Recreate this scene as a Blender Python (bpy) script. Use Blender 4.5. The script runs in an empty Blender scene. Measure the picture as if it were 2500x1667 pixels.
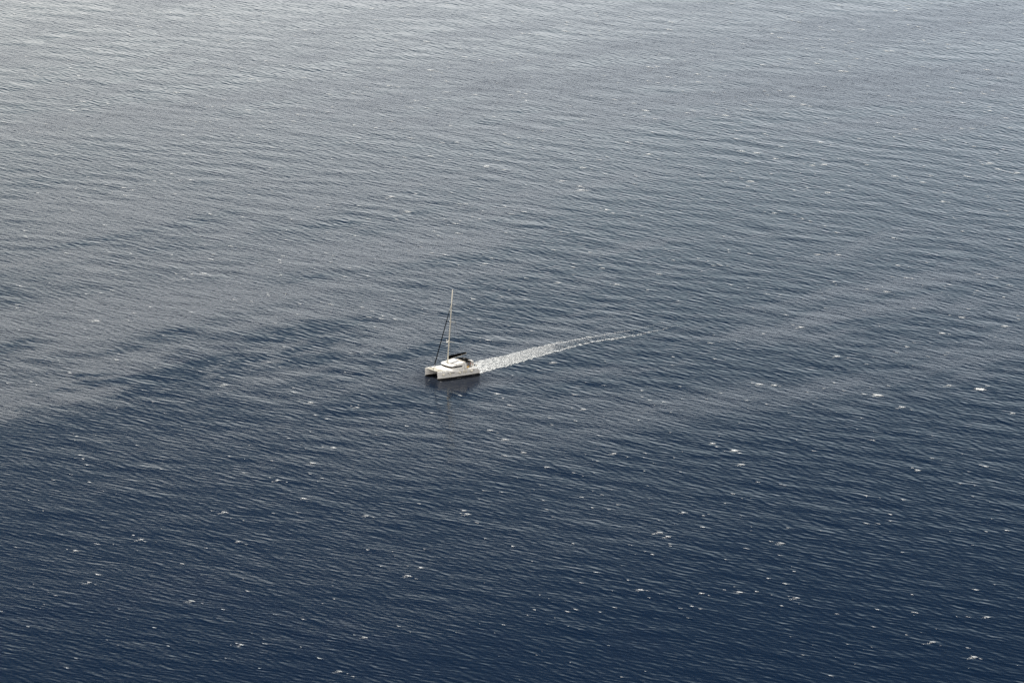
import bpy, bmesh, math, random
import numpy as np
from mathutils import Vector, Matrix

R = math.radians
sc = bpy.context.scene
col = sc.collection

# ------------------------------------------------------------------ camera
cam_d = bpy.data.cameras.new('camera'); cam = bpy.data.objects.new('camera', cam_d); col.objects.link(cam)
cam_d.sensor_width = 36; cam_d.lens = 230; cam_d.clip_start = 1; cam_d.clip_end = 120000
cam.location = (20.1, -2150, 504)
cam.rotation_euler = (R(90 - 12.91), 0, 0)
sc.camera = cam

# ------------------------------------------------------------------ sky, sun, exposure
SUN_EL, SUN_AZ = R(56), R(-50)
w = bpy.data.worlds.new('World'); sc.world = w; w.use_nodes = True
nt = w.node_tree; nt.nodes.clear()
N = nt.nodes.new; L = nt.links.new
out = N('ShaderNodeOutputWorld'); bg = N('ShaderNodeBackground'); L(bg.outputs[0], out.inputs[0])
sky = N('ShaderNodeTexSky'); sky.sky_type = 'NISHITA'; sky.sun_disc = False
sky.sun_elevation = SUN_EL; sky.sun_rotation = SUN_AZ; sky.altitude = 2500; sky.dust_density = 0.0; sky.air_density = 0.45; sky.ozone_density = 3.0
bg.inputs[1].default_value = 0.05
# invented bright cloud bank low over the horizon, lightening the far sea, thinning upward
tc = N('ShaderNodeTexCoord'); sep = N('ShaderNodeSeparateXYZ'); L(tc.outputs['Generated'], sep.inputs[0])
cn = N('ShaderNodeTexNoise'); cn.inputs['Scale'].default_value = 6; cn.inputs['Detail'].default_value = 5
mp = N('ShaderNodeMapping'); mp.inputs['Scale'].default_value = (1, 1, 3); L(tc.outputs['Generated'], mp.inputs[0]); L(mp.outputs[0], cn.inputs[0])
ad = N('ShaderNodeMath'); ad.operation = 'MULTIPLY_ADD'; ad.inputs[1].default_value = 0.10
sb = N('ShaderNodeMath'); sb.operation = 'SUBTRACT'; L(cn.outputs[0], sb.inputs[0]); sb.inputs[1].default_value = 0.5
L(sb.outputs[0], ad.inputs[0]); L(sep.outputs['Z'], ad.inputs[2])
rp = N('ShaderNodeValToRGB'); rp.color_ramp.interpolation = 'EASE'; L(ad.outputs[0], rp.inputs[0])
PROFILE = [(0.0, 0.60), (0.10, 0.85), (0.15, 1.0), (0.172, 0.95), (0.20, 0.40), (0.225, 0.125), (0.25, 0.047), (0.275, 0.021), (0.31, 0.012), (0.36, 0.005), (0.42, 0.0)]
for i_, (p_, v_) in enumerate(PROFILE):
    e_ = rp.color_ramp.elements[i_] if i_ < 2 else rp.color_ramp.elements.new(p_)
    e_.position = p_; t_ = min(max((p_ - 0.165) / 0.07, 0), 1); e_.color = (v_ * (1 - .20 * t_), v_ * (1 + .035 * t_), v_ * (1 + .045 * t_), 1)
cm = N('ShaderNodeMix'); cm.data_type = 'RGBA'; cm.blend_type = 'MULTIPLY'; cm.inputs['Factor'].default_value = 1; L(rp.outputs[0], cm.inputs['A']); cm.inputs['B'].default_value = (35.2, 35.4, 34.3, 1)
cr = N('ShaderNodeMix'); cr.data_type = 'RGBA'; cr.blend_type = 'ADD'; cr.inputs['Factor'].default_value = 1; L(sky.outputs[0], cr.inputs['A']); 
wa = N('ShaderNodeMapRange'); L(sep.outputs['X'], wa.inputs[0]); wa.inputs[1].default_value = 0.07; wa.inputs[2].default_value = -0.09   # brighter and warmer toward the left
wt = N('ShaderNodeMix'); wt.data_type = 'RGBA'; L(wa.outputs[0], wt.inputs['Factor']); wt.inputs['A'].default_value = (0.88, 0.91, 0.95, 1); wt.inputs['B'].default_value = (1.14, 1.10, 1.03, 1)
wm = N('ShaderNodeMix'); wm.data_type = 'RGBA'; wm.blend_type = 'MULTIPLY'; wm.inputs['Factor'].default_value = 1; L(cm.outputs['Result'], wm.inputs['A']); L(wt.outputs['Result'], wm.inputs['B'])
L(wm.outputs['Result'], cr.inputs['B'])
# broad bright cloud added behind the viewer to light the boat's near side
bk = N('ShaderNodeMapRange'); bk.interpolation_type = 'SMOOTHSTEP'; L(sep.outputs['Y'], bk.inputs[0])
bk.inputs[1].default_value = 0.0; bk.inputs[2].default_value = -0.8; bk.inputs[3].default_value = 0.0; bk.inputs[4].default_value = 1.0
c2 = N('ShaderNodeMix'); c2.data_type = 'RGBA'; L(bk.outputs[0], c2.inputs['Factor']); L(cr.outputs['Result'], c2.inputs['A']); c2.inputs['B'].default_value = (27.0, 25.5, 23.5, 1)
L(c2.outputs['Result'], bg.inputs[0])

sun_d = bpy.data.lights.new('sun', 'SUN'); sun = bpy.data.objects.new('sun', sun_d); col.objects.link(sun)
sun_d.energy = 5.0; sun_d.angle = R(3.0); sun_d.color = (1, 0.95, 0.87)
sv = Vector((math.sin(SUN_AZ) * math.cos(SUN_EL), math.cos(SUN_AZ) * math.cos(SUN_EL), math.sin(SUN_EL)))
sun.rotation_euler = (-sv).to_track_quat('-Z', 'Y').to_euler()
sun.location = (0, 0, 900)
sc.view_settings.view_transform = 'Standard'; sc.view_settings.look = 'None'
sc.view_settings.exposure = -0.05; sc.view_settings.gamma = 1

# ------------------------------------------------------------------ materials
def mat(name, color, rough=0.5, metal=0.0, noise=0.0, scale=3.0, spec=0.5):
    m = bpy.data.materials.new(name); m.use_nodes = True
    b = m.node_tree.nodes['Principled BSDF']
    b.inputs['Base Color'].default_value = (*color, 1); b.inputs['Roughness'].default_value = rough
    b.inputs['Metallic'].default_value = metal; b.inputs['Specular IOR Level'].default_value = spec
    if noise:
        t = m.node_tree; n = t.nodes.new('ShaderNodeTexNoise'); n.inputs['Scale'].default_value = scale; n.inputs['Detail'].default_value = 4
        c = t.nodes.new('ShaderNodeTexCoord'); t.links.new(c.outputs['Object'], n.inputs[0])
        r = t.nodes.new('ShaderNodeMapRange'); t.links.new(n.outputs[0], r.inputs[0])
        r.inputs[1].default_value = 0.3; r.inputs[2].default_value = 0.7; r.inputs[3].default_value = 1 - noise; r.inputs[4].default_value = 1 + noise * 0.4
        x = t.nodes.new('ShaderNodeMix'); x.data_type = 'RGBA'; x.blend_type = 'MULTIPLY'; x.inputs['Factor'].default_value = 1
        x.inputs['A'].default_value = (*color, 1); t.links.new(r.outputs[0], x.inputs['B']); t.links.new(x.outputs['Result'], b.inputs['Base Color'])
    return m
M = dict(
    gel=mat('gelcoat_white', (0.92, 0.91, 0.88), 0.3, noise=0.06, scale=1.2),
    hull=mat('hull_ivory', (0.91, 0.90, 0.88), 0.3, noise=0.08, scale=1.0),
    black=mat('black_canvas', (0.004, 0.004, 0.005), 0.9, noise=0.3, scale=5, spec=0.1),
    anti=mat('black_antifouling', (0.01, 0.01, 0.012), 0.5, noise=0.3, scale=4),
    glass=mat('tinted_glass', (0.010, 0.006, 0.004), 0.15, noise=0.5, scale=1.5, spec=0.2),
    grey=mat('grey_window', (0.42, 0.41, 0.38), 0.3, noise=0.1),
    net=mat('trampoline_net', (0.50, 0.48, 0.40), 0.9, noise=0.15, scale=3),
    alu=mat('mast_paint', (0.74, 0.71, 0.62), 0.4, noise=0.06, scale=1),
    steel=mat('stainless_steel', (0.6, 0.6, 0.6), 0.25, metal=1.0, noise=0.1),
    fender=mat('fender_vinyl', (0.80, 0.77, 0.66), 0.5, noise=0.06),
    taupe=mat('taupe_canvas', (0.42, 0.39, 0.34), 0.85, noise=0.12),
    teak=mat('teak_deck', (0.36, 0.24, 0.14), 0.7, noise=0.2, scale=6),
    orange=mat('orange_cloth', (0.75, 0.16, 0.03), 0.8, noise=0.2, scale=8),
    yellow=mat('yellow_cloth', (0.75, 0.45, 0.06), 0.8, noise=0.2, scale=8),
    skin=mat('skin', (0.50, 0.30, 0.20), 0.6, noise=0.1, scale=9),
    dark=mat('dark_cloth', (0.015, 0.018, 0.03), 0.9, noise=0.3, scale=9),
    pale=mat('pale_cloth', (0.70, 0.64, 0.54), 0.9, noise=0.1, scale=9),
    hair=mat('dark_hair', (0.03, 0.02, 0.015), 0.8, noise=0.3, scale=20),
    rope=mat('dark_wire', (0.03, 0.03, 0.035), 0.5, noise=0.2),
)

def mesh_obj(name, verts, faces, m, parent=None, smooth=False):
    me = bpy.data.meshes.new(name); me.from_pydata([tuple(v) for v in verts], [], faces); me.update()
    o = bpy.data.objects.new(name, me); col.objects.link(o)
    if m: me.materials.append(m)
    if parent: o.parent = parent
    if smooth: me.shade_smooth()
    return o

# ------------------------------------------------------------------ the sea surface
rng = np.random.default_rng(11)
X0, X1, Y0, Y1 = -235.0, 275.0, -400.0, 750.0
NX, NY = 1280, 2304
DX, DY = (X1 - X0) / NX, (Y1 - Y0) / NY
WD = np.array([0.62, 0.785])                                  # direction the wind waves run
kx = 2 * np.pi * np.fft.fftfreq(NX, DX)[None, :]; ky = 2 * np.pi * np.fft.fftfreq(NY, DY)[:, None]
K = np.hypot(kx, ky); K[0, 0] = 1e-6
white = np.fft.fft2(rng.standard_normal((NY, NX)))
def waves(lp, power, spread, kcut, rms_slope, wd=WD, ph=0):
    kp = 2 * np.pi / lp
    c = np.abs(kx * wd[0] + ky * wd[1]) / K
    p = spread * np.clip(kp / K, 0.25, 1.0) + 1.0
    S = K ** (-power) * np.exp(-1.25 * (kp / K) ** 2) * c ** p * np.exp(-(K / kcut) ** 4)
    A = np.sqrt(S); A[0, 0] = 0
    W = white if ph == 0 else np.fft.fft2(np.random.default_rng(ph).standard_normal((NY, NX)))
    F = W * A
    sl = np.sqrt(np.mean(np.real(np.fft.ifft2(F * 1j * kx)) ** 2 + np.real(np.fft.ifft2(F * 1j * ky)) ** 2))
    return F * (rms_slope / sl)
def lownoise(scale, stretch, seed, ax=WD):
    W = np.fft.fft2(np.random.default_rng(seed).standard_normal((NY, NX)))
    ka = kx * ax[0] + ky * ax[1]; kb = -kx * ax[1] + ky * ax[0]
    f = np.real(np.fft.ifft2(W * np.exp(-((ka * scale * stretch) ** 2 + (kb * scale) ** 2) / 8)))
    f -= f.mean(); return f / f.std()
gx = X0 + np.arange(NX) * DX; gy = Y0 + np.arange(NY) * DY
GX, GY = np.meshgrid(gx, gy)

# calm (slick) and ruffled (gust) patches, drawn out along the wind
NW = np.interp(GY, [-400, -80, 30, 330, 450, 750], [0.12, 0.22, 1.2, 0.7, -1.4, -0.9])
glow = NW * (0.36 * lownoise(40, 2.5, 5, np.array([0.85, 0.53])) + 0.34 * lownoise(13, 3.0, 6, np.array([0.8, 0.6])) + 0.26 * lownoise(5, 3, 7))
ex = np.array([-260, -148, -107, -15, 60, 300.]); ey = np.array([-130, -58, -2, 51, 75, 130.])
d = (GY - np.interp(GX, ex, ey)) + 7 * lownoise(9, 2, 8) + 6 * lownoise(3, 1.5, 9)
band = 1 / (1 + np.exp(-d / 10)) * np.exp(-np.clip(d, 0, None) / 70) * 1 / (1 + np.exp((GX + 5) / 18))
pre = 1 / (1 + np.exp(d / 5)) * np.exp(-np.clip(-d, 0, None) / 45) * 1 / (1 + np.exp((GX + 5) / 30))
glow += 2.0 * band - 0.7 * pre
def blob(cx, cy, a, b, ang):
    ca, sa = math.cos(R(ang)), math.sin(R(ang)); u = (GX - cx) * ca + (GY - cy) * sa; v = -(GX - cx) * sa + (GY - cy) * ca
    return np.exp(-(u / a) ** 2 - (v / b) ** 2)
glow += -0.7 / (1 + np.exp(-(GX - 70) / 40)) * (GY < 480) + 0.5 * blob(-110, 150, 90, 150, 0) + 0.5 * blob(-10, 230, 60, 60, 30)
glow += 2.6 * blob(10, 527, 26, 9, 48) - 1.1 * blob(64, 265, 50, 20, 55) - 0.6 * blob(-60, 60, 40, 10, 40) + 1.0 * blob(150, 520, 60, 20, 40) + 0.7 * blob(120, 60, 110, 16, 42) + 0.5 * blob(60, -70, 120, 14, 40) + 0.6 * blob(150, 190, 90, 16, 45)
gust = np.clip(0.22 + 0.36 * glow, 0, 1)

WV = np.array([0.76, 0.65])                                  # crests lie across this
F1 = waves(2.9, 4.5, 8, 2 * np.pi / 1.3, 0.046, wd=WV)
F2 = waves(1.7, 3.3, 2, 2 * np.pi / 0.95, 0.048, ph=21, wd=WV)
F3 = waves(17.0, 4.5, 5, 2 * np.pi / 9.0, 0.008, ph=22, wd=np.array([0.6, 0.8]))
g2 = 0.70 + 0.55 * gust + 3.5 * np.exp(-((GX - 1) / 15) ** 2 - ((GY + 3) / 13) ** 2) + np.interp(GY, [0, 700], [0.0, 0.75])   # chop stirred up round the hulls
def ifr(F): return np.real(np.fft.ifft2(F))
hz = ifr(F1 + F3) + ifr(F2) * g2
dx_ = -(ifr(-1j * F1 * kx / K)) * 1.05 - ifr(-1j * F2 * kx / K) * g2 * 0.7
dy_ = -(ifr(-1j * F1 * ky / K)) * 1.05 - ifr(-1j * F2 * ky / K) * g2 * 0.7
def sgn_fix():                                                 # crests must sharpen: the displacement gathers points at the crests
    div = np.gradient(dx_, DX, axis=1) + np.gradient(dy_, DY, axis=0)
    return 1.0 if np.mean(div * hz) < 0 else -1.0
s_ = sgn_fix(); dx_ *= s_ * 3.5; dy_ *= s_ * 3.5
dx_ -= 6 * hz * WV[0]; dy_ -= 6 * hz * WV[1]             # steeper faces toward the wind
del F1, F2, F3
def edge(a, lo, hi, wd_): return np.clip((a - lo) / wd_, 0, 1) * np.clip((hi - a) / wd_, 0, 1)
win = edge(GX, X0, X1 - DX, 8) * edge(GY, Y0, Y1 - DY, 10)
AM = np.interp(GY, [-400, 0, 750], [0.66, 0.68, 0.48]) * win; hz *= AM; dx_ *= AM; dy_ *= AM
PX, PY, PZ = GX + dx_, GY + dy_, hz

def grow(a, n, last): return a * (last / a) ** (np.arange(1, n + 1) / n)
ox = grow(1.0, 20, 40000.0)
xs = np.concatenate([(X0 - ox)[::-1], gx, gx[-1] + ox]); ys = np.concatenate([(Y0 - ox)[::-1], gy, gy[-1] + ox])
n0 = len(ox); TX, TY = np.meshgrid(xs, ys); TZ = np.zeros_like(TX); TG = np.full(TX.shape, 0.5)
TX[n0:n0 + NY, n0:n0 + NX] = PX; TY[n0:n0 + NY, n0:n0 + NX] = PY; TZ[n0:n0 + NY, n0:n0 + NX] = PZ; TG[n0:n0 + NY, n0:n0 + NX] = gust
nr, nc = TX.shape
me = bpy.data.meshes.new('sea')
me.vertices.add(nr * nc)
co = np.empty((nr * nc, 3), np.float32); co[:, 0] = TX.ravel(); co[:, 1] = TY.ravel(); co[:, 2] = TZ.ravel()
me.vertices.foreach_set('co', co.ravel()); del co
i = np.arange(nr * nc, dtype=np.int32).reshape(nr, nc)
q = np.stack([i[:-1, :-1], i[:-1, 1:], i[1:, 1:], i[1:, :-1]], -1).reshape(-1)
nq = (nr - 1) * (nc - 1)
me.loops.add(nq * 4); me.loops.foreach_set('vertex_index', q)
me.polygons.add(nq); me.polygons.foreach_set('loop_start', np.arange(nq, dtype=np.int32) * 4)
del q, i
me.update(calc_edges=True); me.shade_smooth()
churn = np.zeros((nr, nc), np.float32)
churn[n0:n0 + NY, n0:n0 + NX] = np.exp(-(((GX + 0.5) * 0.82 + (GY + 7) * 0.57) / 13) ** 2 - ((-(GX + 0.5) * 0.57 + (GY + 7) * 0.82) / 13) ** 2)
ac = me.attributes.new('churn', 'FLOAT', 'POINT'); ac.data.foreach_set('value', churn.ravel())
at = me.attributes.new('gust', 'FLOAT', 'POINT'); at.data.foreach_set('value', TG.ravel().astype(np.float32))
del TX, TY, TZ, TG
sea = bpy.data.objects.new('sea', me); col.objects.link(sea); sea['kind'] = 'structure'

m = bpy.data.materials.new('sea_water'); m.use_nodes = True; t = m.node_tree; nN = t.nodes.new; nL = t.links.new
b = t.nodes['Principled BSDF']
b.inputs['Base Color'].default_value = (0.00002, 0.0054, 0.0172, 1); b.inputs['IOR'].default_value = 1.333
ga = nN('ShaderNodeAttribute'); ga.attribute_name = 'gust'
tcn = nN('ShaderNodeTexCoord')
def aniso(scale, stretch, detail, ang):
    mp = nN('ShaderNodeMapping'); mp.inputs['Rotation'].default_value = (0, 0, R(ang)); mp.inputs['Scale'].default_value = (scale / stretch, scale, scale)
    nL(tcn.outputs['Object'], mp.inputs[0])
    n = nN('ShaderNodeTexNoise'); n.inputs['Scale'].default_value = 1; n.inputs['Detail'].default_value = detail; n.inputs['Roughness'].default_value = 0.6
    nL(mp.outputs[0], n.inputs[0]); return n
b1 = aniso(1.0, 1.8, 3, 48); b2 = aniso(3.2, 1.5, 2, 40)
bs = nN('ShaderNodeMapRange'); nL(ga.outputs['Fac'], bs.inputs[0]); bs.inputs[3].default_value = 0.0; bs.inputs[4].default_value = 0.35
bm1 = nN('ShaderNodeBump'); bm1.inputs['Distance'].default_value = 0.30; nL(b1.outputs[0], bm1.inputs['Height']); nL(bs.outputs[0], bm1.inputs['Strength'])
bm2 = nN('ShaderNodeBump'); bm2.inputs['Distance'].default_value = 0.09; nL(b2.outputs[0], bm2.inputs['Height']); nL(bs.outputs[0], bm2.inputs['Strength']); nL(bm1.outputs[0], bm2.inputs['Normal'])
nL(bm2.outputs[0], b.inputs['Normal'])
rr = nN('ShaderNodeMapRange'); nL(ga.outputs['Fac'], rr.inputs[0]); rr.inputs[3].default_value = 0.06; rr.inputs[4].default_value = 0.14
ch = nN('ShaderNodeAttribute'); ch.attribute_name = 'churn'                # water churned up close round the hulls is rougher
rmx = nN('ShaderNodeMix'); nL(ch.outputs['Fac'], rmx.inputs[0]); nL(rr.outputs[0], rmx.inputs[2]); rmx.inputs[3].default_value = 0.58
nL(rmx.outputs[0], b.inputs['Roughness'])
me.materials.append(m)

# ------------------------------------------------------------------ foam, draped over the displaced surface
def surf(x, y):                                                # point of the moving surface that belongs to the rest position (x, y)
    u = np.clip((x - X0) / DX, 0, NX - 2.001); v = np.clip((y - Y0) / DY, 0, NY - 2.001)
    i = u.astype(int); j = v.astype(int); a = u - i; c = v - j
    def g(A): return (A[j, i] * (1 - a) + A[j, i + 1] * a) * (1 - c) + (A[j + 1, i] * (1 - a) + A[j + 1, i + 1] * a) * c
    return g(PX), g(PY), g(PZ)
fm = bpy.data.materials.new('foam'); fm.use_nodes = True
fb = fm.node_tree.nodes['Principled BSDF']; fb.inputs['Base Color'].default_value = (0.86, 0.89, 0.90, 1); fb.inputs['Roughness'].default_value = 0.9
NT = 512
def tile(seed, lo, hi, ax=(1, 1)):
    r = np.random.default_rng(seed); f = np.fft.fft2(r.standard_normal((NT, NT)))
    k = np.hypot(np.fft.fftfreq(NT)[None, :] * NT * ax[0], np.fft.fftfreq(NT)[:, None] * NT * ax[1]) + 1e-6
    f *= (k > lo) * (k < hi) * k ** -0.9; z = np.real(np.fft.ifft2(f)); return (z - z.mean()) / z.std()
T1, T2, T3 = tile(1, 4, 60), tile(2, 10, 160), tile(3, 25, 250)
def samp(T, x, y, size):                                       # periodic tile of noise, size in metres
    return T[(np.floor(y / size * NT).astype(int)) % NT, (np.floor(x / size * NT).astype(int)) % NT]
class Foam:
    def __init__(s): s.v = []; s.f = []; s.n = 0
    def add(s, x, y, keep, lift):                              # x, y: (r+1, c+1) corner grids, keep: (r, c) cells
        if not keep.any(): return
        r, c = keep.shape; idx = np.arange((r + 1) * (c + 1)).reshape(r + 1, c + 1)
        fq = np.stack([idx[:-1, :-1], idx[:-1, 1:], idx[1:, 1:], idx[1:, :-1]], -1)[keep]
        used, inv = np.unique(fq, return_inverse=True); inv = inv.reshape(-1, 4)
        px, py, pz = surf(x.ravel()[used], y.ravel()[used])
        s.v.append(np.stack([px, py, pz + (lift if np.isscalar(lift) else lift.ravel()[used])], 1)); s.f.append(inv + s.n); s.n += len(used)
    def build(s, name):
        v = np.concatenate(s.v); f = np.concatenate(s.f).astype(np.int32)
        me = bpy.data.meshes.new(name); me.vertices.add(len(v)); me.vertices.foreach_set('co', v.astype(np.float32).ravel())
        me.loops.add(len(f) * 4); me.loops.foreach_set('vertex_index', f.ravel())
        me.polygons.add(len(f)); me.polygons.foreach_set('loop_start', np.arange(len(f), dtype=np.int32) * 4)
        me.update(calc_edges=True); me.materials.append(fm)
        o = bpy.data.objects.new(name, me); col.objects.link(o); return o

caps = [tuple(map(float, c.split(','))) for c in """-184,713,1 -112,705,2 -121,673,1 -133,661,2 -129,628,2 -127,594,2 -118,509,3 -101,633,2 -83,580,2 -102,571,2 -110,562,2 -31,729,2 -8,720,2 -24,694,2 -37,631,2 -8,653,1 3,600,2 -12,559,3 -11,491,2 -107,445,2 -109,418,3 -97,452,2 -83,418,2 -75,393,2 -74,351,2 -58,464,1 -40,413,2 -26,448,2 -4,436,2 13,456,2 3,377,2 -2,404,2 11,357,3 18,350,2 -109,326,2 -119,324,2 -142,334,2 -107,302,2 -80,300,2 -24,298,3 -16,300,2 4,284,2 -18,270,3 -51,279,2 -81,258,2 -49,194,2 -64,252,1 -12,203,2 -2,221,1 11,177,3 -89,161,3 -61,155,2 -109,103,2 -126,82,3 -68,121,2 -25,90,2 -73,112,2 18,72,2 -98,60,2 27,674,2 56,697,2 60,690,2 74,689,2 145,674,2 173,674,2 197,631,2 155,614,2 83,567,2 158,556,3 162,555,2 83,529,2 138,501,3 140,483,3 144,477,2 175,501,2 199,489,2 216,479,2 106,482,2 73,468,3 76,456,2 108,460,3 116,470,1 75,424,2 174,419,2 191,406,2 76,381,3 113,386,3 118,383,3 125,369,3 47,365,2 50,352,3 208,361,3 212,348,3 218,344,3 136,358,3 141,360,3 171,337,3 175,332,2 95,340,2 40,327,3 45,314,3 48,309,3 111,325,3 110,315,2 141,304,3 94,293,2 185,288,3 56,270,3 59,265,2 118,264,3 128,257,2 134,251,2 139,243,2 100,225,2 39,231,2 189,231,2 205,216,2 133,192,3 139,189,3 162,174,2 36,143,3 60,142,3 69,132,2 197,153,2 98,140,2 104,136,2 156,127,3 187,132,2 179,142,2 196,119,2 182,102,2 178,86,3 191,75,3 120,70,3 170,62,3 81,183,2 -75,-5,2 -76,-16,3 -57,8,2 -45,-40,3 -30,-49,3 -6,-58,2 16,-30,3 -44,-60,2 -40,-65,2 -37,-102,3 -77,-31,1 15,-79,3 4,-33,2 -93,-55,2 -100,-100,2 -116,-112,2 -115,-118,2 -113,-86,1 -119,-87,2 -68,-115,2 -43,-122,3 -64,-135,2 -52,-147,3 -55,-143,2 -42,-140,2 -39,-142,2 -43,-168,3 -66,-101,1 19,-91,3 19,-162,2 11,-160,2 -132,-170,1 -126,-186,1 -112,-148,2 -69,-188,3 -54,-188,2 -23,-193,3 4,-185,3 7,-189,3 -92,-219,3 -97,-217,2 -64,-223,3 -71,-230,2 -112,-233,3 -128,-229,2 -105,-269,3 -80,-249,2 -73,-290,3 -113,-287,2 -25,-234,2 -6,-255,3 -11,-265,3 -66,-303,2 -30,-289,2 -42,-311,2 -120,-319,2 -84,-323,2 -22,-330,3 -55,-338,3 -78,-341,2 -104,-366,2 -28,-367,3 -25,-372,2 -11,-320,2 33,19,3 51,-18,2 62,-26,2 133,27,3 74,24,2 154,34,2 168,28,2 143,13,2 105,-13,3 109,-17,3 127,-11,2 178,-21,5 169,-15,3 143,-29,4 92,-26,2 83,-36,2 68,-37,2 71,-40,2 44,-50,3 100,-38,2 103,-43,2 151,-47,3 154,-50,2 186,-58,3 137,-65,2 33,-74,2 73,-83,1 48,-87,2 20,-94,3 85,-97,3 88,-102,2 93,-106,4 54,-113,3 63,-110,2 26,-112,3 119,-110,2 94,-125,3 157,-116,2 148,-135,3 32,-128,3 168,-127,2 106,-152,2 100,-149,2 42,-136,2 63,-152,1 42,-167,2 49,-167,2 55,-176,2 75,-186,3 78,-193,2 90,-162,2 143,-173,2 81,-205,2 64,-213,3 67,-217,3 68,-228,2 40,-226,2 104,-226,3 102,-240,2 140,-234,2 95,-266,2 60,-278,3 76,-283,3 88,-280,3 91,-283,2 106,-288,3 62,-290,2 68,-300,2 74,-299,2 161,-311,3 116,-308,2 142,-336,3 153,-351,3 151,-345,2 58,-368,1""".split()]
rs = random.Random(5); nr_ = np.random.default_rng(77)
CR = np.array([WD[1], -WD[0]])                                 # along the crests
F = Foam()
def snap(x, y, rad):                                           # to the highest water nearby
    i = int((x - X0) / DX); j = int((y - Y0) / DY); ri = max(1, int(rad / DX)); rj = max(1, int(rad / DY))
    i0, i1, j0, j1 = max(i - ri, 1), min(i + ri, NX - 2), max(j - rj, 1), min(j + rj, NY - 2)
    if i1 <= i0 or j1 <= j0: return x, y, 0
    s = PZ[j0:j1, i0:i1]; k = np.unravel_index(np.argmax(s), s.shape)
    return X0 + (i0 + k[1]) * DX, Y0 + (j0 + k[0]) * DY, s.max()
def cap(x, y, ln, wd, dens, trail=0.0, cell=0.10):
    h = max(ln, wd) * 1.5 + trail; n = int(2 * h / cell)
    a = np.linspace(-h, h, n + 1); A, B = np.meshgrid(a, a)    # A along crest, B along wind
    Ac = (A[:-1, :-1] + cell / 2); Bc = (B[:-1, :-1] + cell / 2)
    bend = 0.25 * rs.uniform(-1, 1) * Ac ** 2 / max(ln, .5) + 0.35 * samp(T1, Ac + x * 7, Bc * 0 + y * 3, 6)* wd
    e = (Ac / ln) ** 2 + ((Bc - bend) / wd) ** 2
    v = (dens + .35) * (1.25 - e) + 0.55 * samp(T2, Ac + x * 13.7, Bc + y * 9.1, 5) + 0.35 * samp(T3, Ac + x * 3.7, Bc + y * 5.1, 4)
    keep = v > 0.85
    if trail:
        et = (Ac / (ln * .8)) ** 2 + ((Bc + trail * .5) / trail) ** 2
        lace = np.abs(samp(T2, Ac * 1.6 + x, Bc * .7 + y, 6)) < 0.16 * np.clip(1.2 - et, 0, 1)
        keep |= lace
    WX = x + A * CR[0] + B * WD[0]; WY = y + A * CR[1] + B * WD[1]
    Lf = 0.05 + 0.10 * wd * np.clip(1 - (A / ln) ** 2 - (B / wd) ** 2, 0, 1)
    F.add(WX, WY, keep, Lf)
for (x, y, c) in caps:
    x, y, z = snap(x, y, 2.2); fs = float(np.interp(y, [-400, 0, 700], [.75, .95, 1.45]))
    ln = [0, .45, .85, 1.35, 1.9, 2.3][int(c)] * rs.uniform(.8, 1.2) * fs; wd_ = [0, .17, .26, .38, .8, 1.2][int(c)] * rs.uniform(.75, 1.3) * fs
    cap(x, y, ln, wd_, 1.15 if c >= 4 else rs.uniform(.8, 1.1), trail=rs.uniform(1.0, 2.6) if c >= 3 else 0)
    if c >= 3 and rs.random() < .6:
        s_x = rs.choice([-1, 1]) * rs.uniform(2.2, 4.5); xx, yy, z = snap(x + CR[0] * s_x, y + CR[1] * s_x, 1.0); cap(xx, yy, ln * .5, wd_ * .5, .85)
CL = np.clip(0.55 + 0.5 * lownoise(18, 1.5, 31) + .25 * lownoise(6, 1, 32), 0.08, 1.4)   # breaking waves come in groups
cnt = 0; ZT = 1.3 * float(np.std(PZ)) / float(np.mean(AM))
while cnt < 3000:
    x, y = rs.uniform(-230, 270), rs.uniform(-395, 745)
    p = 0.22 + 0.32 * (x + 150) / 400 + 0.5 * min(max((y + 50) / 200, 0), 1)
    if rs.random() > p * CL[int((y - Y0) / DY), int((x - X0) / DX)]: continue
    x, y, z = snap(x, y, 3.0)
    if z < ZT * AM[int(np.clip((y - Y0) / DY, 0, NY - 1)), NX // 2]: continue
    cnt += 1; r_ = rs.random(); fs = float(np.interp(y, [-400, 0, 700], [.8, .95, 1.5]))
    ln = (.17 + .5 * r_ ** 3) * fs; cap(x, y, ln * rs.uniform(1, 2.4), ln * rs.uniform(.35, .65), rs.uniform(.7, 1.05), cell=0.08)
for k in range(0):                                           # thin threads of spent foam lying along the wind
    x, y = rs.uniform(-100, 260), rs.uniform(-380, 700); ln = rs.uniform(2, 6); n = int(ln / .12)
    a = np.arange(n + 1) * .12; wob = np.cumsum(nr_.normal(0, .03, n + 1)); off = rs.uniform(-.35, .35)
    dirx, diry = WD[0] + off * CR[0], WD[1] + off * CR[1]
    bx = x + a * dirx + wob * CR[0]; by = y + a * diry + wob * CR[1]
    WX = np.stack([bx, bx + .07 * CR[0]]); WY = np.stack([by, by + .07 * CR[1]])
    F.add(WX, WY, (nr_.random((1, n)) < .75), 0.04)
wc = F.build('whitecaps'); wc['kind'] = 'stuff'; wc['label'] = 'scattered small white breaking wave crests and foam flecks across the open sea'; wc['category'] = 'whitecaps'

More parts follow.
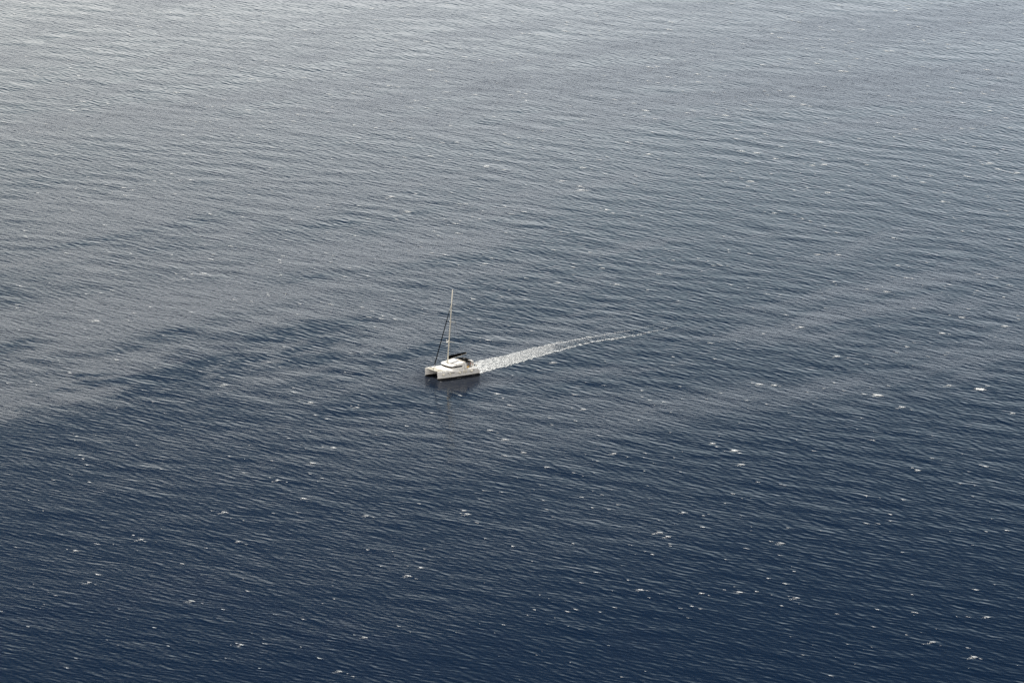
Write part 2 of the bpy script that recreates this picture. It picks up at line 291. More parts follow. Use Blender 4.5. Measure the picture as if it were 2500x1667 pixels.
# wake: churned water between and behind the two hulls, thinning to two lines of foam
up = np.array([(6.0, 14.5), (8.5, 18.3), (17.7, 26.8), (26.6, 37.2), (35.6, 45.8), (53.0, 59.9), (64.9, 68.7), (81.2, 88.4), (89.4, 99.3), (95.9, 114.0), (104, 128)])
lo = np.array([(7.5, .6), (12.0, 5.0), (18.0, 12.0), (25.4, 21.7), (35.2, 33.7), (47.3, 47.6), (62.8, 58.1), (73.6, 68.7), (84.9, 81.2), (93.3, 93.9), (104, 110)])
def resample(P, n):
    s = np.concatenate([[0], np.cumsum(np.hypot(*np.diff(P, axis=0).T))]); t_ = np.linspace(0, s[-1], n)
    return np.stack([np.interp(t_, s, P[:, 0]), np.interp(t_, s, P[:, 1])], 1), s[-1]
na = 1500; U, lu = resample(up, na + 1); Lw, ll = resample(lo, na + 1)
nb = 170; tt = np.linspace(-.45, 1.45, nb + 1)[None, :]
WX = Lw[:, :1] * (1 - tt) + U[:, :1] * tt; WY = Lw[:, 1:] * (1 - tt) + U[:, 1:] * tt
cxx = WX[:-1, :-1]; cyy = WY[:-1, :-1]; wid = np.hypot(U - Lw, 0).sum(1)[:-1, None] * 0 + np.hypot(U[:-1, 0] - Lw[:-1, 0], U[:-1, 1] - Lw[:-1, 1])[:, None]
al = np.linspace(0, 1, na)[:, None] * lu                       # metres aft of the sterns
tc_ = tt[:, :-1]
pos = tc_ * wid
def line(c0, w0): return np.exp(-((pos - c0) / w0) ** 2)
wob = 0.6 * samp(T1, al * 1.0, al * 0, 60)
lowl = line(wob, .60 + al * .006) * np.interp(al, [0, 8, 30, 60, 90, 118], [1.9, 1.35, 1.0, .72, .30, .0])
uppl = line(wid + wob * .8, .65 + al * .008) * np.interp(al, [0, 8, 30, 60, 90, 118], [1.0, .85, .62, .38, .12, .0])
cen = (1 / (1 + np.exp(-pos / .5))) * (1 / (1 + np.exp((pos - wid) / .5))) * np.interp(al, [0, 4, 14, 28, 50, 80], [1.2, 1.0, .74, .48, .12, .0])
halo = np.exp(-(np.clip(-pos, 0, None) + np.clip(pos - wid, 0, None)) / 1.6) * np.interp(al, [0, 15, 60, 100], [.5, .3, .1, 0])
den = np.maximum(np.maximum(lowl, uppl), np.maximum(cen, halo))
nz = 0.42 * samp(T1, cxx, cyy, 16) + 0.5 * samp(T2, cxx, cyy, 9) + 0.45 * samp(T3, cxx, cyy, 7)
keep = (nr_.random(den.shape) < .92 / (1 + np.exp(-((den * 1.18 + nz * .8) - 1.22) / .15))) & (den > .24)
keep |= nr_.random(keep.shape) < 0.50 * np.clip(den - .03, 0, .6) * np.clip(al / 40, 0, 1)   # thin spent foam
keep |= (np.abs(samp(T2, cxx * 1.3, cyy * 1.3, 11)) < .10 * np.clip(den * 1.4, 0, 1)) & (den > .25)
F = Foam(); F.add(WX, WY, keep, 0.06)
wk = F.build('wake_foam'); wk['kind'] = 'stuff'; wk['label'] = 'long white churned wake trailing behind the catamaran to the right'; wk['category'] = 'wake'

# ------------------------------------------------------------------ the catamaran (x forward, y to port, z up, metres)
class MB:
    def __init__(s): s.v = []; s.f = []
    def quad(s, *p):
        n = len(s.v); s.v += [tuple(q) for q in p]; s.f.append(tuple(range(n, n + len(p)))); return s
    def box(s, x0, x1, y0, y1, z0, z1, bev=0.0):
        n = len(s.v)
        for z, e in ((z0, 0), (z1 - bev, 0), (z1, bev)) if bev else ((z0, 0), (z1, 0)):
            s.v += [(x0 + e, y0 + e, z), (x1 - e, y0 + e, z), (x1 - e, y1 - e, z), (x0 + e, y1 - e, z)]
        k = 3 if bev else 2
        s.f.append((n + 3, n + 2, n + 1, n)); t = n + 4 * (k - 1); s.f.append((t, t + 1, t + 2, t + 3))
        for r in range(k - 1):
            for a in range(4):
                c = (a + 1) % 4; s.f.append((n + 4 * r + a, n + 4 * r + c, n + 4 * r + 4 + c, n + 4 * r + 4 + a))
        return s
    def loft(s, rings, cap=True, closed=True):
        n = len(s.v); m_ = len(rings[0])
        for r in rings: s.v += [tuple(q) for q in r]
        for i in range(len(rings) - 1):
            for a in range(m_ if closed else m_ - 1):
                c = (a + 1) % m_; s.f.append((n + i * m_ + a, n + i * m_ + c, n + (i + 1) * m_ + c, n + (i + 1) * m_ + a))
        if cap: s.f.append(tuple(n + a for a in range(m_))[::-1]); s.f.append(tuple(n + (len(rings) - 1) * m_ + a for a in range(m_)))
        return s
    def tube(s, pts, r, seg=8, r1=None, sq=1.0):
        pts = [Vector(p) for p in pts]; rings = []
        for i, p in enumerate(pts):
            d = (pts[min(i + 1, len(pts) - 1)] - pts[max(i - 1, 0)]).normalized()
            u = d.cross(Vector((0, 1, 0)) if abs(d.y) < .9 else Vector((1, 0, 0))).normalized(); w_ = d.cross(u)
            rr = r if r1 is None else r + (r1 - r) * i / (len(pts) - 1)
            rings.append([p + (u * math.cos(2 * math.pi * a / seg) + w_ * math.sin(2 * math.pi * a / seg) * sq) * rr for a in range(seg)])
        return s.loft(rings)
    def ball(s, c, rx, ry, rz, seg=12, rings=8):
        R_ = []
        for i in range(rings + 1):
            t = -math.pi / 2 + math.pi * (i + .02) / (rings + .04)
            R_.append([(c[0] + rx * math.cos(t) * math.cos(2 * math.pi * a / seg), c[1] + ry * math.cos(t) * math.sin(2 * math.pi * a / seg), c[2] + rz * math.sin(t)) for a in range(seg)])
        return s.loft(R_)
    def build(s, name, m, parent=None, smooth=False):
        o = mesh_obj(name, s.v, s.f, m, parent, False)
        bm = bmesh.new(); bm.from_mesh(o.data); bmesh.ops.recalc_face_normals(bm, faces=bm.faces); bm.to_mesh(o.data); bm.free()
        if smooth: o.data.shade_smooth()
        return o
BZ = 0.52                                                     # how high the painted waterline rides
HEAD = math.atan2(-0.569, -0.822)
def empty(name, label, cat, loc=(0, 0, 0), rz=0.0, group=None):
    o = bpy.data.objects.new(name, None); col.objects.link(o); o.location = loc; o.rotation_euler = (0, 0, rz)
    o['label'] = label; o['category'] = cat
    if group: o['group'] = group
    return o
cat = empty('catamaran', 'white sailing catamaran with bare mast and black sail cover, motoring on the open sea', 'catamaran', (0, -2.2, BZ), HEAD)
def lerp(a, xs_, ys_): return float(np.interp(a, xs_, ys_))

# hulls
HX = [-8.15, -7.8, -7.2, -6, -4, -2, 0, 2, 4, 5.5, 6.8, 7.7, 8.2, 8.45, 8.55]
HX_ = np.array(HX)
def half(x): return lerp(x, [-8.2, -6, -3, 0, 3, 5.5, 7.2, 8.2, 8.55], [.92, .98, 1.02, 1.02, .95, .74, .45, .18, .05])
def sheer(x): return lerp(x, [-8.15, -7.9, -7.6, -7.15, -7.1, -6, 0, 5, 8.55], [.62, 1.1, 1.75, 1.85, 2.12, 2.12, 2.2, 2.35, 2.45])
def hull(side):
    cy = 3.72 * side; up_, lo_ = MB(), MB(); R1, R2 = [], []
    for x in HX:
        h = half(x); z = sheer(x); hw = h * .80; xo = .06 if x > 8.3 else 0
        # outward flare on the outer side, plumb inner side
        prof = [(-hw * .95, .14), (-hw * 1.0, .8), (-h, max(z * .75, .5)), (-h * .98, z - .06), (-h * .90, z), (h * .90, z), (h * 1.0, z - .06), (h, max(z * .72, .5)), (hw * 1.02, .8 if z > 1 else .4), (hw * .95, .14)]
        R1.append([(x + xo * (p[1] - 1), cy + side * p[0], p[1]) for p in prof])
        R2.append([(x, cy - hw * .955, .137), (x, cy - hw * .85, -.55), (x, cy, -1.1 if x < 8 else -.7), (x, cy + hw * .85, -.55), (x, cy + hw * .955, .137)])
    o = up_.loft(R1).build('hull', M['hull'], cat)
    lo_.loft(R2).build('antifouling', M['anti'], o)
    # pale deck skin laid on top of the hull
    d_ = MB(); dk = [[(x, cy - half(x) * .885, sheer(x) + .004), (x, cy - half(x) * .885, sheer(x) + .03), (x, cy + half(x) * .885, sheer(x) + .03), (x, cy + half(x) * .885, sheer(x) + .004)] for x in HX if x > -7.15]
    d_.loft(dk).build('side_deck', M['gel'], o)
    for hx, w_ in ((6.3, .34), (4.6, .36), (-2.6, .36)):
        MB().box(hx - w_, hx + w_, cy - .24, cy + .24, sheer(hx) + .03, sheer(hx) + .09, .02).build('deck_hatch', M['grey'], o)
    # transom steps
    st = MB()
    for k, (xa, z) in enumerate(((-7.45, 1.55), (-7.75, 1.15))):
        st.box(xa - .28, xa + .02, cy - .62, cy + .62, z - .25, z + .02 + .35 * 0)
    st.build('transom_step', M['teak'], o)
    def outer(x, z):                                            # y on the outer skin
        h = half(x); hw = h * .8; zz = sheer(x)
        return cy + side * float(np.interp(z, [.14, .8, zz * .72, zz - .06], [hw * .95, hw * 1.02, h, h]))
    for xw, zw, L_, H_, mm, nm in ((4.75, 1.62, .30, .13, 'glass', 'portlight'), (2.9, 1.62, .75, .20, 'grey', 'hull_window'), (-5.55, 1.55, .20, .13, 'glass', 'portlight'), (-.2, 1.65, .5, .12, 'grey', 'hull_window')):
        y0 = outer(xw - L_, zw - H_); p = MB(); e = .015 * side
        ring = []
        for a in range(14):
            t = 2 * math.pi * a / 14; c_, s_2 = math.cos(t), math.sin(t)
            xx = xw + L_ * math.copysign(abs(c_) ** .5, c_); zz = zw + H_ * math.copysign(abs(s_2) ** .5, s_2)
            ring.append((xx, outer(xx, zz), zz))
        p.loft([[(a, b_ - e * 2, c) for a, b_, c in ring], [(a, b_ + e, c) for a, b_, c in ring]]).build(nm, M[mm], o)
    return o, outer
hull_p, out_p = hull(1); hull_s, out_s = hull(-1)

# bridge deck between the hulls
bd = MB()
RB = []
for x, zb, zt in ((5.35, 1.75, 2.33), (4.9, 1.15, 2.36), (4.0, .95, 2.38), (0, .88, 2.30), (-4, .85, 2.24), (-6.9, .85, 1.75)):
    RB.append([(x, -3.1, zb), (x, -3.1, zt), (x, -1.5, zt + .04), (x, 1.5, zt + .04), (x, 3.1, zt), (x, 3.1, zb)])
bd.loft(RB).build('bridge_deck', M['gel'], cat)
# crossbeam, centre walkway, nets
cb = MB().tube([(7.75, -3.4, 2.30), (7.8, 0, 2.26), (7.75, 3.4, 2.30)], .13, 10).build('crossbeam', M['alu'], cat, True)
MB().box(5.3, 7.66, -.30, .30, 2.22, 2.36, .03).build('centre_walkway', M['gel'], cat)
for s2 in (-1, 1):
    n_ = MB(); g_ = 6; P_ = []
    for i in range(g_ + 1):
        row = []
        for j in range(g_ + 1):
            x = 5.36 + (7.62 - 5.36) * i / g_; ya = .32; yb = 3.72 - half(x) * .9 - .02; y = (ya + (yb - ya) * j / g_) * s2
            sag = -.10 * math.sin(math.pi * i / g_) * math.sin(math.pi * j / g_)
            row.append((x, y, 2.27 + sag))
        P_.append(row)
    n_.loft(P_, cap=False, closed=False)
    o = n_.build('trampoline', M['net'], cat, True); md = o.modifiers.new('thick', 'SOLIDIFY'); md.thickness = .03
# coachroof: cabin sides, window band, roof
def plan(half_w, xf, bulge, xa, n=7):                          # outline from starboard aft round the bow face to port aft
    P_ = [(xa, -half_w)]
    P_ += [(xf - .9, -half_w), (xf - .25, -half_w + .12)]
    for k in range(n):
        t = -1 + 2 * (k + .5) / n; P_.append((xf + bulge * (1 - t * t), t * (half_w - .45)))
    P_ += [(xf - .25, half_w - .12), (xf - .9, half_w), (xa, half_w)]
    return P_
def ring(P_, z): return [(x, y, z if not callable(z) else z(x, y)) for x, y in P_]
lowp = plan(3.44, 2.80, .44, -3.2); winl = plan(3.38, 2.66, .42, -3.2); winu = plan(3.26, 2.32, .40, -3.2); roofp = plan(3.56, 2.66, .46, -2.9)
cb_ = MB().loft([ring(lowp, 2.26), ring(winl, 2.76)]).build('cabin_base', M['gel'], cat)
mid = MB().loft([ring(winl, 2.762), ring(winu, 3.40)]).build('cabin_side', M['gel'], cat)
def band(i0, i1, x_cut=None):                                  # a pane of the window band, proud of the cabin side
    a = winl[i0:i1 + 1]; c = winu[i0:i1 + 1]
    def off(P_, z, d_): return [(x + d_ * (x / 3.0 if x > 1.9 else 0), y + d_ * (1 if y > 0 else -1) * (abs(y) / 3.3), z) for x, y in P_]
    m_ = MB()
    A, B = off(a, 2.87, .03), off(c, 3.385, .05)
    m_.loft([A, B], cap=False, closed=False)
    return m_
nP = len(winl)
def pane(P0, P1, Q0, Q1, nm='window_pane'):
    v = [Vector(P0), Vector(P1), Vector(Q1), Vector(Q0)]; n = (v[1] - v[0]).cross(v[3] - v[0]).normalized()
    if n.dot(Vector((v[0].x - .5, v[0].y, 0))) < 0: n = -n
    MB().loft([[p - n * .02 for p in v], [p + n * .03 for p in v]]).build(nm, M['glass'], mid)
def at3(P_, i, z): return (P_[i][0], P_[i][1], z)
def mix_(a, b_, t): return tuple(a[k] + (b_[k] - a[k]) * t for k in range(3))
for i in range(2, nP - 3):                                     # front panes round the bow face
    a0, a1 = at3(winl, i, 2.80), at3(winl, i + 1, 2.80); b0, b1 = at3(winu, i, 3.39), at3(winu, i + 1, 3.39)
    g = .03
    pane(mix_(a0, a1, g), mix_(a0, a1, 1 - g), mix_(b0, b1, g), mix_(b0, b1, 1 - g))
for s2 in (0, 1):                                              # long side panes and the corner panes
    i = nP - 2 if s2 else 1; j = nP - 3 if s2 else 2
    y_l, y_u = winl[i][1], winu[i][1]
    a0 = (-1.75, y_l, 2.82); a1 = (winl[i][0] - .05, y_l, 2.80); b0 = (-1.75, y_u + (y_l - y_u) * .1, 3.38); b1 = (winu[i][0] - .05, y_u + (y_l - y_u) * .1, 3.38)
    pane(a0, a1, b0, b1)
    pane(mix_(at3(winl, i, 2.80), at3(winl, j, 2.80), .06), mix_(at3(winl, i, 2.80), at3(winl, j, 2.80), .94), mix_(at3(winu, i, 3.39), at3(winu, j, 3.39), .06), mix_(at3(winu, i, 3.39), at3(winu, j, 3.39), .94))
# roof: rises aft from the front brow to the flybridge coaming
def rz(x, y): return lerp(x, [-2.9, -.6, .4, 2.3, 3.3], [4.34, 4.38, 4.18, 3.62, 3.44])
def inset(P_, d_): return [(x - (d_ if x > 2 else (-d_ if x < -2.5 else 0)), y * (1 - d_ / 3.5)) for x, y in P_]
def rbase(x, y): return 3.40
r1 = ring(roofp, rbase); r2 = ring(roofp, lambda x, y: 3.40 + (rz(x, y) - 3.40) * .55 + .02); r3 = ring(inset(roofp, .14), lambda x, y: rz(x, y)); r4 = ring(inset(roofp, 1.1), lambda x, y: rz(x, y) + .14)
roof = MB()
n0_ = len(roofp)
roof.loft([r1, r2, r3, r4], cap=False)
# cap as strips straight across, so the crown follows the rise
def strip_cap(R_, flip=False):
    k = len(R_) // 2
    for a in range(k): roof.quad(R_[a], R_[a + 1], R_[len(R_) - 2 - a], R_[len(R_) - 1 - a]) if a + 1 < len(R_) - 2 - a else None
strip_cap(r4); strip_cap(r1)
rf = roof.build('roof', M['gel'], cat)
for hx, hy in ((1.2, 1.7), (1.2, -1.7)):
    MB().box(hx - .3, hx + .3, hy - .3, hy + .3, rz(hx, 0) + .08, rz(hx, 0) + .19, .03).build('roof_hatch', M['grey'], rf)
# cockpit wings beside the aft end of the cabin
for s2 in (-1, 1):
    w = MB(); y0, y1 = 3.26 * s2, 3.48 * s2
    prof = [(-1.85, 2.25), (-3.55, 2.25), (-3.35, 3.55), (-3.05, 3.98), (-1.85, 4.05)]
    w.loft([[(x, y0, z) for x, z in prof], [(x, y1, z) for x, z in prof]]).build('cockpit_wing', M['gel'], cat)
# flybridge seat and wind screen, then the black hard top aft
fb_ = MB().box(-3.95, -2.92, -2.35, 2.35, 3.72, 4.22, .08).build('flybridge_seat', M['taupe'], cat)
MB().box(-3.7, -3.0, -2.1, 2.1, 4.225, 4.33, .05).build('seat_cushion', M['pale'], fb_)
ht = MB()
RT = []
for x, z in ((-3.35, 4.62), (-3.9, 4.70), (-5.2, 4.70), (-5.95, 4.58)):
    RT.append([(x, -2.05, z - .10), (x, -2.05, z - .02), (x, -1.2, z + .05), (x, 0, z + .08), (x, 1.2, z + .05), (x, 2.05, z - .02), (x, 2.05, z - .10)])
bim = ht.loft(RT).build('bimini', M['black'], cat)
for s2 in (-1, 1):
    for x in (-3.5, -5.8): MB().tube([(x, 1.9 * s2, 3.0 if x < -5 else 4.0), (x, 1.95 * s2, 4.58)], .035, 6).build('bimini_post', M['steel'], bim)
MB().box(-4.7, -4.3, .2, .75, 4.80, 4.84, .01).build('solar_panel', M['grey'], bim)
# cockpit roof (lower, shaded), cockpit floor, bulkhead, benches
ck = MB().box(-3.3, -6.6, -3.0, 3.0, 1.78, 1.90).build('cockpit_floor', M['teak'], cat)
MB().box(-6.55, -3.22, -2.6, 2.1, 3.80, 3.90, .04).build('cockpit_roof', M['black'], cat)
MB().box(-3.30, -3.21, -2.9, 2.9, 2.2, 3.75).build('cockpit_door', M['glass'], cat)
MB().box(-6.9, -6.35, -2.9, 1.4, 1.90, 2.35, .05).build('cockpit_bench', M['pale'], cat)
MB().box(-5.6, -4.4, -1.6, 0.2, 2.45, 2.52, .02).tube([(-5, -.7, 1.9), (-5, -.7, 2.45)], .08).build('cockpit_table', M['teak'], cat)
hs = MB().box(-4.5, -3.9, 2.3, 2.95, 1.90, 2.7, .08).build('helm_console', M['gel'], cat)
wheel = MB()
ringp = [(-4.58 - .02, 2.62 + .36 * math.cos(t), 2.85 + .36 * math.sin(t)) for t in np.linspace(0, 2 * math.pi, 17)]
wheel.tube(ringp, .025, 5).build('steering_wheel', M['steel'], hs)
# mast, spreaders, radar
RAKE = math.tan(R(4.9))
def mp_(z, y=0.0): return (2.0 - (z - 3.7) * RAKE, y, z)
mast = MB().tube([mp_(3.68), mp_(12), mp_(20), mp_(28.95)], .24, 12, r1=.17, sq=.8).build('mast', M['alu'], cat, True)
MB().tube([mp_(28.95), mp_(29.35)], .02, 5).ball((mp_(29.0)[0] - .12, 0, 29.05), .10, .10, .06).build('masthead_light', M['gel'], mast)
for zs, ysp, aft in ((11.2, 1.95, .85), (18.0, 1.80, .75)):
    for s2 in (-1, 1):
        b0 = mp_(zs); MB().tube([b0, (b0[0] - aft, ysp * s2, zs + .05)], .09, 6, r1=.07).build('spreader', M['alu'], mast)
rd = mp_(11.15); MB().ball((rd[0] + .66, -.05, 11.2), .40, .40, .24).tube([(rd[0] + .1, 0, 11.05), (rd[0] + .6, -.05, 11.08)], .06, 6).build('radar_dome', M['gel'], mast, True)
MB().ball((rd[0] + .30, -1.0, 11.65), .15, .15, .18).build('deck_light', M['gel'], mast, True)
MB().ball((mp_(10.2)[0] + .28, 0, 10.2), .10, .12, .14).build('deck_light', M['gel'], mast, True)
# boom with black sail bag
ba, bb = Vector((1.70, 0, 5.22)), Vector((-5.85, 0, 6.28))
boom = MB().tube([ba, bb], .13, 8, r1=.11).build('boom', M['alu'], cat, True)
bg_ = MB(); RG = []
for t, hgt, w_ in ((.02, 1.05, .22), (.08, 1.10, .30), (.3, .92, .30), (.6, .72, .26), (.9, .50, .20), (.975, .40, .14)):
    p = ba.lerp(bb, t); z0 = p.z + .13
    RG.append([(p.x, -w_, z0), (p.x, -w_ * 1.1, z0 + hgt * .45), (p.x, -w_ * .35, z0 + hgt), (p.x, w_ * .35, z0 + hgt), (p.x, w_ * 1.1, z0 + hgt * .45), (p.x, w_, z0)])
bg_.loft(RG).build('sail_bag', M['black'], boom)
for t in (.18, .33, .5, .66):
    p = ba.lerp(bb, t); MB().tube([(p.x, .30, p.z + .3), (p.x - .15, .33, p.z + .02), (p.x - .3, .30, p.z + .28)], .03, 5).build('bag_lacing', M['pale'], boom)
MB().tube([(.95, 0, 4.2), ba.lerp(bb, .22)], .04, 5).build('boom_vang', M['alu'], boom)
MB().tube([(-5.3, .3, 4.7), ba.lerp(bb, .93)], .03, 5).tube([(-5.3, -.3, 4.7), ba.lerp(bb, .93)], .03, 5).build('mainsheet', M['rope'], boom)
# forestay with the furled black headsail, shrouds
fs_b, fs_t = Vector((7.8, 0, 2.40)), Vector((mp_(24.1)[0] + .15, 0, 24.1))
MB().tube([fs_b, fs_t], .03, 6).build('forestay', M['steel'], cat)
def fsp(t): return fs_b.lerp(fs_t, t)
MB().tube([fsp(.085), fsp(.2), fsp(.45), fsp(.7), fsp(.90)], .19, 8, r1=.12).build('furled_headsail', M['black'], cat, True)
MB().tube([fsp(.90), fsp(.985)], .07, 6).build('headsail_swivel', M['alu'], cat)
MB().ball(fsp(.012), .2, .2, .12).build('furling_drum', M['dark'], cat)
MB().tube([(7.75, -.9, 2.35), (7.95, 0, 2.75), (7.75, .9, 2.35)], .03, 5).build('bridle', M['steel'], cat)
for s2 in (-1, 1):
    MB().tube([(mp_(24)[0], .1 * s2, 24), (-2.1, 4.45 * s2, 2.3)], .030, 5).build('shroud', M['rope'], cat)
    b0 = mp_(18); MB().tube([(b0[0], .1 * s2, 24.0), (b0[0] - .75, 1.8 * s2, 18.05), (mp_(11.2)[0] - .85, 1.95 * s2, 11.25), (1.0, 4.35 * s2, 2.3)], .018, 4).build('shroud', M['rope'], cat)
# guard rails
for s2 in (-1, 1):
    cy = 3.72 * s2
    g_ = MB(); pts = []
    for x in (7.9, 6.2, 4.4, 2.6, .8, -1.0, -2.8, -4.6, -6.4, -7.0):
        y = cy + s2 * half(x) * .82; z = sheer(x); g_.tube([(x, y, z), (x, y, z + .65)], .02, 5); pts.append((x, y, z + .65))
    g_.tube(pts, .010, 4); g_.tube([(a, b_, c - .3) for a, b_, c in pts], .008, 4)
    g_.tube([(6.9, cy - s2 * .45, 2.4), (7.6, cy - s2 * .2, 3.05), (8.3, cy, 3.1), (7.6, cy + s2 * .30, 3.05), (6.9, cy + s2 * .45, 2.4)], .022, 5)
    g_.build('guard_rail', M['steel'], cat)
# stern davits
for y in (-1.6, 1.2): MB().tube([(-6.6, y, 1.9), (-6.9, y, 3.0), (-7.5, y, 3.6), (-7.9, y, 3.55)], .06, 6).build('davit', M['alu'], cat)

W = Matrix.Translation((0, -2.2, BZ)) @ Matrix.Rotation(HEAD, 4, 'Z')
def wl(x, y, z): return tuple(W @ Vector((x, y, z)))

# fenders hanging on the port side
balls = ((6.55, 'nearest the bow'), (.25, 'amidships'), (-4.55, 'nearest the stern'))
bf = None
for x, wh in balls:
    lab = {'nearest the bow': 'round cream fender hanging by the bow of the near hull', 'amidships': 'round cream fender hanging amidships, beside the long window of the near hull', 'nearest the stern': 'round cream fender hanging nearest the stern of the near hull'}[wh]
    f = empty('round_fender', lab, 'fender', wl(x, out_p(x, 1.45) + .40, 1.38), HEAD, 'round fenders along the near hull')
    if bf is None:
        a = MB().ball((0, 0, 0), .40, .40, .42, 14, 10).build('fender_body', M['fender'], f, True)
        c = MB().tube([(0, 0, .40), (.05, -.12, .9)], .03, 5).ball((0, 0, .43), .08, .08, .08).build('fender_line', M['rope'], f)
        bf = (a, c)
    else:
        for k in bf: d_ = k.copy(); col.objects.link(d_); d_.parent = f
cf = None
for x, lab in ((3.95, 'long cream fender hanging between the small window and the grey window of the near hull'), (-1.55, 'long cream fender, forward one of the pair amidships on the near hull'), (-2.45, 'long cream fender, after one of the pair amidships on the near hull')):
    z0 = 1.30 if x > 0 else 1.55
    f = empty('long_fender', lab, 'fender', wl(x, out_p(x, z0) + .20, z0), HEAD, 'long fenders along the near hull')
    if cf is None:
        a = MB().tube([(0, 0, -.52), (0, 0, -.46), (0, 0, .46), (0, 0, .52)], .18, 10).build('fender_body', M['fender'], f, True)
        c = MB().tube([(0, 0, .5), (0, -.1, .95)], .02, 5).build('fender_line', M['rope'], f)
        cf = (a, c)
    else:
        for k in cf: d_ = k.copy(); col.objects.link(d_); d_.parent = f

# tender on the davits
td = empty('tender', 'small white inflatable tender hung across the stern of the catamaran', 'dinghy', wl(-7.2, -.35, 3.25), HEAD)
tp = [(.75, -1.7, .1), (.78, .2, .05), (.6, 1.2, .12), (.0, 1.75, .28), (-.6, 1.2, .12), (-.78, .2, .05), (-.75, -1.6, .1)]
MB().tube(tp, .33, 10).build('inflated_tube', M['gel'], td, True)
MB().loft([[(-.6, -1.5, .0), (.6, -1.5, .0), (.0, -1.5, -.35)], [(-.6, .9, .0), (.6, .9, .0), (0, .9, -.35)], [(-.1, 1.55, .1), (.1, 1.55, .1), (0, 1.55, 0)]]).build('tender_hull', M['gel'], td)
MB().box(-.55, .55, -.5, -.1, .15, .2, .01).build('thwart', M['grey'], td)

# outboard motor clamped on the port stern rail
om = empty('outboard_motor', 'black outboard motor clamped on the rail at the near stern corner', 'outboard motor', wl(-6.75, 3.45, 2.2), HEAD)
MB().ball((0, 0, .62), .26, .20, .24).build('cowling', M['black'], om, True)
MB().tube([(0, 0, .45), (0.02, 0, -.05)], .08, 8).build('shaft', M['dark'], om)
MB().tube([(.2, 0, .5), (.65, 0, .58)], .03, 6).build('tiller', M['dark'], om)
lb = empty('horseshoe_buoy', 'pale horseshoe lifebuoy on the stern rail behind the outboard motor', 'lifebuoy', wl(-7.15, 3.95, 2.25), HEAD)
hb = [(0, .26 * math.cos(t), .42 + .28 * math.sin(t)) for t in np.linspace(-.9, math.pi + .9, 14)]
MB().tube(hb, .10, 8).build('float', M['fender'], lb, True); MB().tube([(0.02, 0, -.05), (0.02, 0, .14)], .02, 5).build('bracket', M['steel'], lb)
yb = empty('yellow_bag', 'yellow bag lying on the near side deck beside the cockpit', 'bag', wl(-3.95, 3.35, 2.28), HEAD)
MB().tube([(-.42, 0, .22), (-.36, 0, .22), (.36, 0, .22), (.42, 0, .22)], .21, 10).build('bag_body', M['yellow'], yb, True)
MB().tube([(-.15, -.02, .42), (0, 0, .52), (.15, .02, .42)], .02, 5).build('bag_handle', M['dark'], yb)

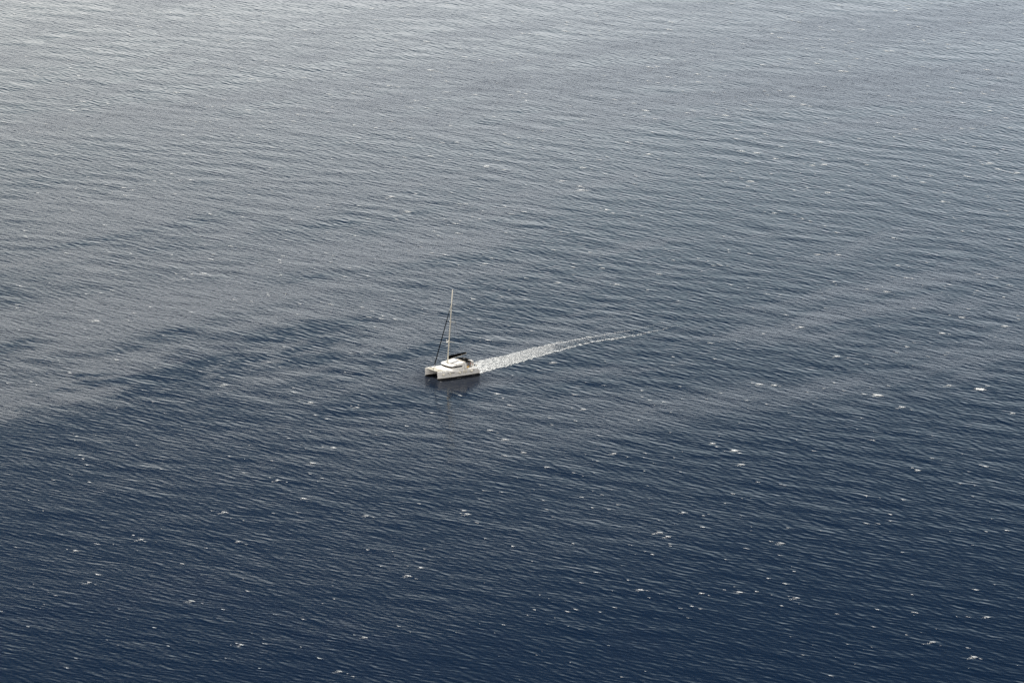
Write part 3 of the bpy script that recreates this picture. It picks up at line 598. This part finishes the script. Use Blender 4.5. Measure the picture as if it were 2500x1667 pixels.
# people
def person(label, loc, face, sit, shirt, trousers, hair='hair', arms=0.6):
    root = bpy.data.objects.new('person', None); col.objects.link(root)
    root.location = loc; root.rotation_euler = (0, 0, face); root['label'] = label; root['category'] = 'person'; root['group'] = 'people in the cockpit'
    hip = .47 if sit else .92
    def skin(name, nodes, edges, rad, m, parent, rootv=0):
        me_ = bpy.data.meshes.new(name); me_.from_pydata(nodes, edges, []); o = bpy.data.objects.new(name, me_); col.objects.link(o); o.parent = parent; me_.materials.append(m)
        o.modifiers.new('skin', 'SKIN'); sl = me_.skin_vertices[0].data
        for i_, r_ in enumerate(rad): sl[i_].radius = (r_, r_) if not isinstance(r_, tuple) else r_
        sl[rootv].use_root = True
        sb_ = o.modifiers.new('sub', 'SUBSURF'); sb_.levels = sb_.render_levels = 1
        return o
    v = [(0, 0, hip), (0, 0, hip + .22), (0, 0, hip + .45), (0.01, 0, hip + .56), (.03, 0, hip + .68), (.03, 0, hip + .80)]
    e = [(0, 1), (1, 2), (2, 3), (3, 4), (4, 5)]; r_ = [(.13, .16), (.11, .14), (.12, .17), .055, (.095, .08), (.08, .07)]
    for s2 in (-1, 1):
        n = len(v)
        v += [(0, .17 * s2, hip + .47), (.06 + .1 * arms, .23 * s2, hip + .22), (.20 + .12 * arms, .17 * s2, hip + .12 + .1 * arms), (.26 + .12 * arms, .15 * s2, hip + .13 + .1 * arms)]
        e += [(2, n), (n, n + 1), (n + 1, n + 2), (n + 2, n + 3)]; r_ += [.055, .042, .03, (.035, .018)]
        for k, (dy, ln) in enumerate(((-.035, .07), (-.018, .085), (0, .09), (.018, .08))):
            f_ = len(v); v += [(v[n + 3][0] + .03, v[n + 3][1] + dy, v[n + 3][2]), (v[n + 3][0] + .03 + ln, v[n + 3][1] + dy * 1.2, v[n + 3][2] - .02 - .005 * k)]
            e += [(n + 3, f_), (f_, f_ + 1)]; r_ += [.010, .008]
        f_ = len(v); v += [(v[n + 2][0] + .04, v[n + 2][1] - .05 * s2, v[n + 2][2] + .01)]; e += [(n + 2, f_)]; r_ += [.010]
        n = len(v)
        if sit: v += [(.02, .10 * s2, hip), (.44, .13 * s2, hip + .02), (.46, .13 * s2, .07), (.62, .14 * s2, .035)]
        else: v += [(0, .10 * s2, hip - .06), (.03, .11 * s2, .48), (-.01, .12 * s2, .08), (.14, .13 * s2, .035)]
        e += [(0, n), (n, n + 1), (n + 1, n + 2), (n + 2, n + 3)]; r_ += [.085, .06, .04, (.035, .04)]
    body = skin('body', v, e, r_, M['skin'], root)
    sv_ = [(0, 0, hip + .05), (0, 0, hip + .24), (0, 0, hip + .46)]; se = [(0, 1), (1, 2)]; sr = [(.145, .175), (.13, .16), (.14, .185)]
    for s2 in (-1, 1):
        n = len(sv_); sv_ += [(0, .18 * s2, hip + .47), (.04 + .06 * arms, .22 * s2, hip + .30)]; se += [(2, n), (n, n + 1)]; sr += [.075, .062]
    skin('shirt', sv_, se, sr, M[shirt], root)
    tv = [(0, 0, hip + .06)]; te = []; tr = [(.14, .17)]
    for s2 in (-1, 1):
        n = len(tv)
        if sit: tv += [(.02, .10 * s2, hip), (.44, .13 * s2, hip + .02), (.46, .13 * s2, .25)]
        else: tv += [(0, .10 * s2, hip - .06), (.03, .11 * s2, .48), (0, .12 * s2, .16)]
        te += [(0, n), (n, n + 1), (n + 1, n + 2)]; tr += [.10, .075, .055]
    skin('trousers', tv, te, tr, M[trousers], root)
    MB().ball((.005, 0, hip + .80), .112, .095, .10).build('hair', M[hair], root, True)
    for s2 in (-1, 1): MB().ball((.125, .03 * s2, hip + .745), .012, .012, .012, 6, 4).build('eye', M['dark'], root)
    MB().ball((.135, 0, hip + .72), .018, .012, .022, 6, 4).build('nose', M['skin'], root)
    return root
person('person in dark clothes standing at the helm under the black canopy edge', wl(-4.85, 2.55, 1.91), HEAD, False, 'dark', 'dark', arms=1.0)
person('person in an orange top standing aft in the cockpit beside the white tender', wl(-6.05, 2.15, 1.91), HEAD + 2.2, False, 'orange', 'pale', arms=.5)
person('person in pale clothes standing on the near stern quarter by the outboard motor', wl(-6.35, 2.95, 1.91), HEAD + 1.2, False, 'pale', 'pale', arms=.3)

# foam at the bows, along the hulls and at the transoms
F = Foam()
def hull_foam(x0, x1, y0, w_, dens, seed):
    n = int((x1 - x0) / .09); a = x0 + np.arange(n + 1) * .09; b_ = np.arange(int(w_ / .08) + 1) * .08
    A, B = np.meshgrid(a, y0 + b_)
    c, s_1 = math.cos(HEAD), math.sin(HEAD); WX_ = A * c - B * s_1; WY_ = A * s_1 + B * c
    mid_ = (B[:-1, :-1] - y0) / w_; nzz = samp(T2, A[:-1, :-1] * 1.3 + seed, B[:-1, :-1], 6) * .5 + samp(T3, A[:-1, :-1] + seed, B[:-1, :-1], 4) * .4
    F.add(WX_, WY_, (dens * np.sin(np.pi * np.clip(mid_, 0, 1)) ** .5 + nzz) > .95, .07)
hull_foam(7.9, 9.0, -4.25, 1.1, 1.3, 1); hull_foam(5.6, 8.2, -3.4, .7, .9, 2); hull_foam(8.0, 8.9, 3.35, .9, .8, 3)
hull_foam(6.0, 8.2, 4.25, .6, .35, 4); hull_foam(-9.6, -7.9, 2.7, 2.3, 1.4, 5); hull_foam(-9.6, -7.9, -4.9, 2.3, 1.3, 6); hull_foam(-4.7, -3.5, 5.9, .45, 1.5, 8); hull_foam(1.0, 2.2, 6.2, .4, 1.2, 9)
bf_ = F.build('hull_foam'); bf_['kind'] = 'stuff'; bf_['label'] = 'thin white foam at the bows and sterns of the catamaran'; bf_['category'] = 'foam'
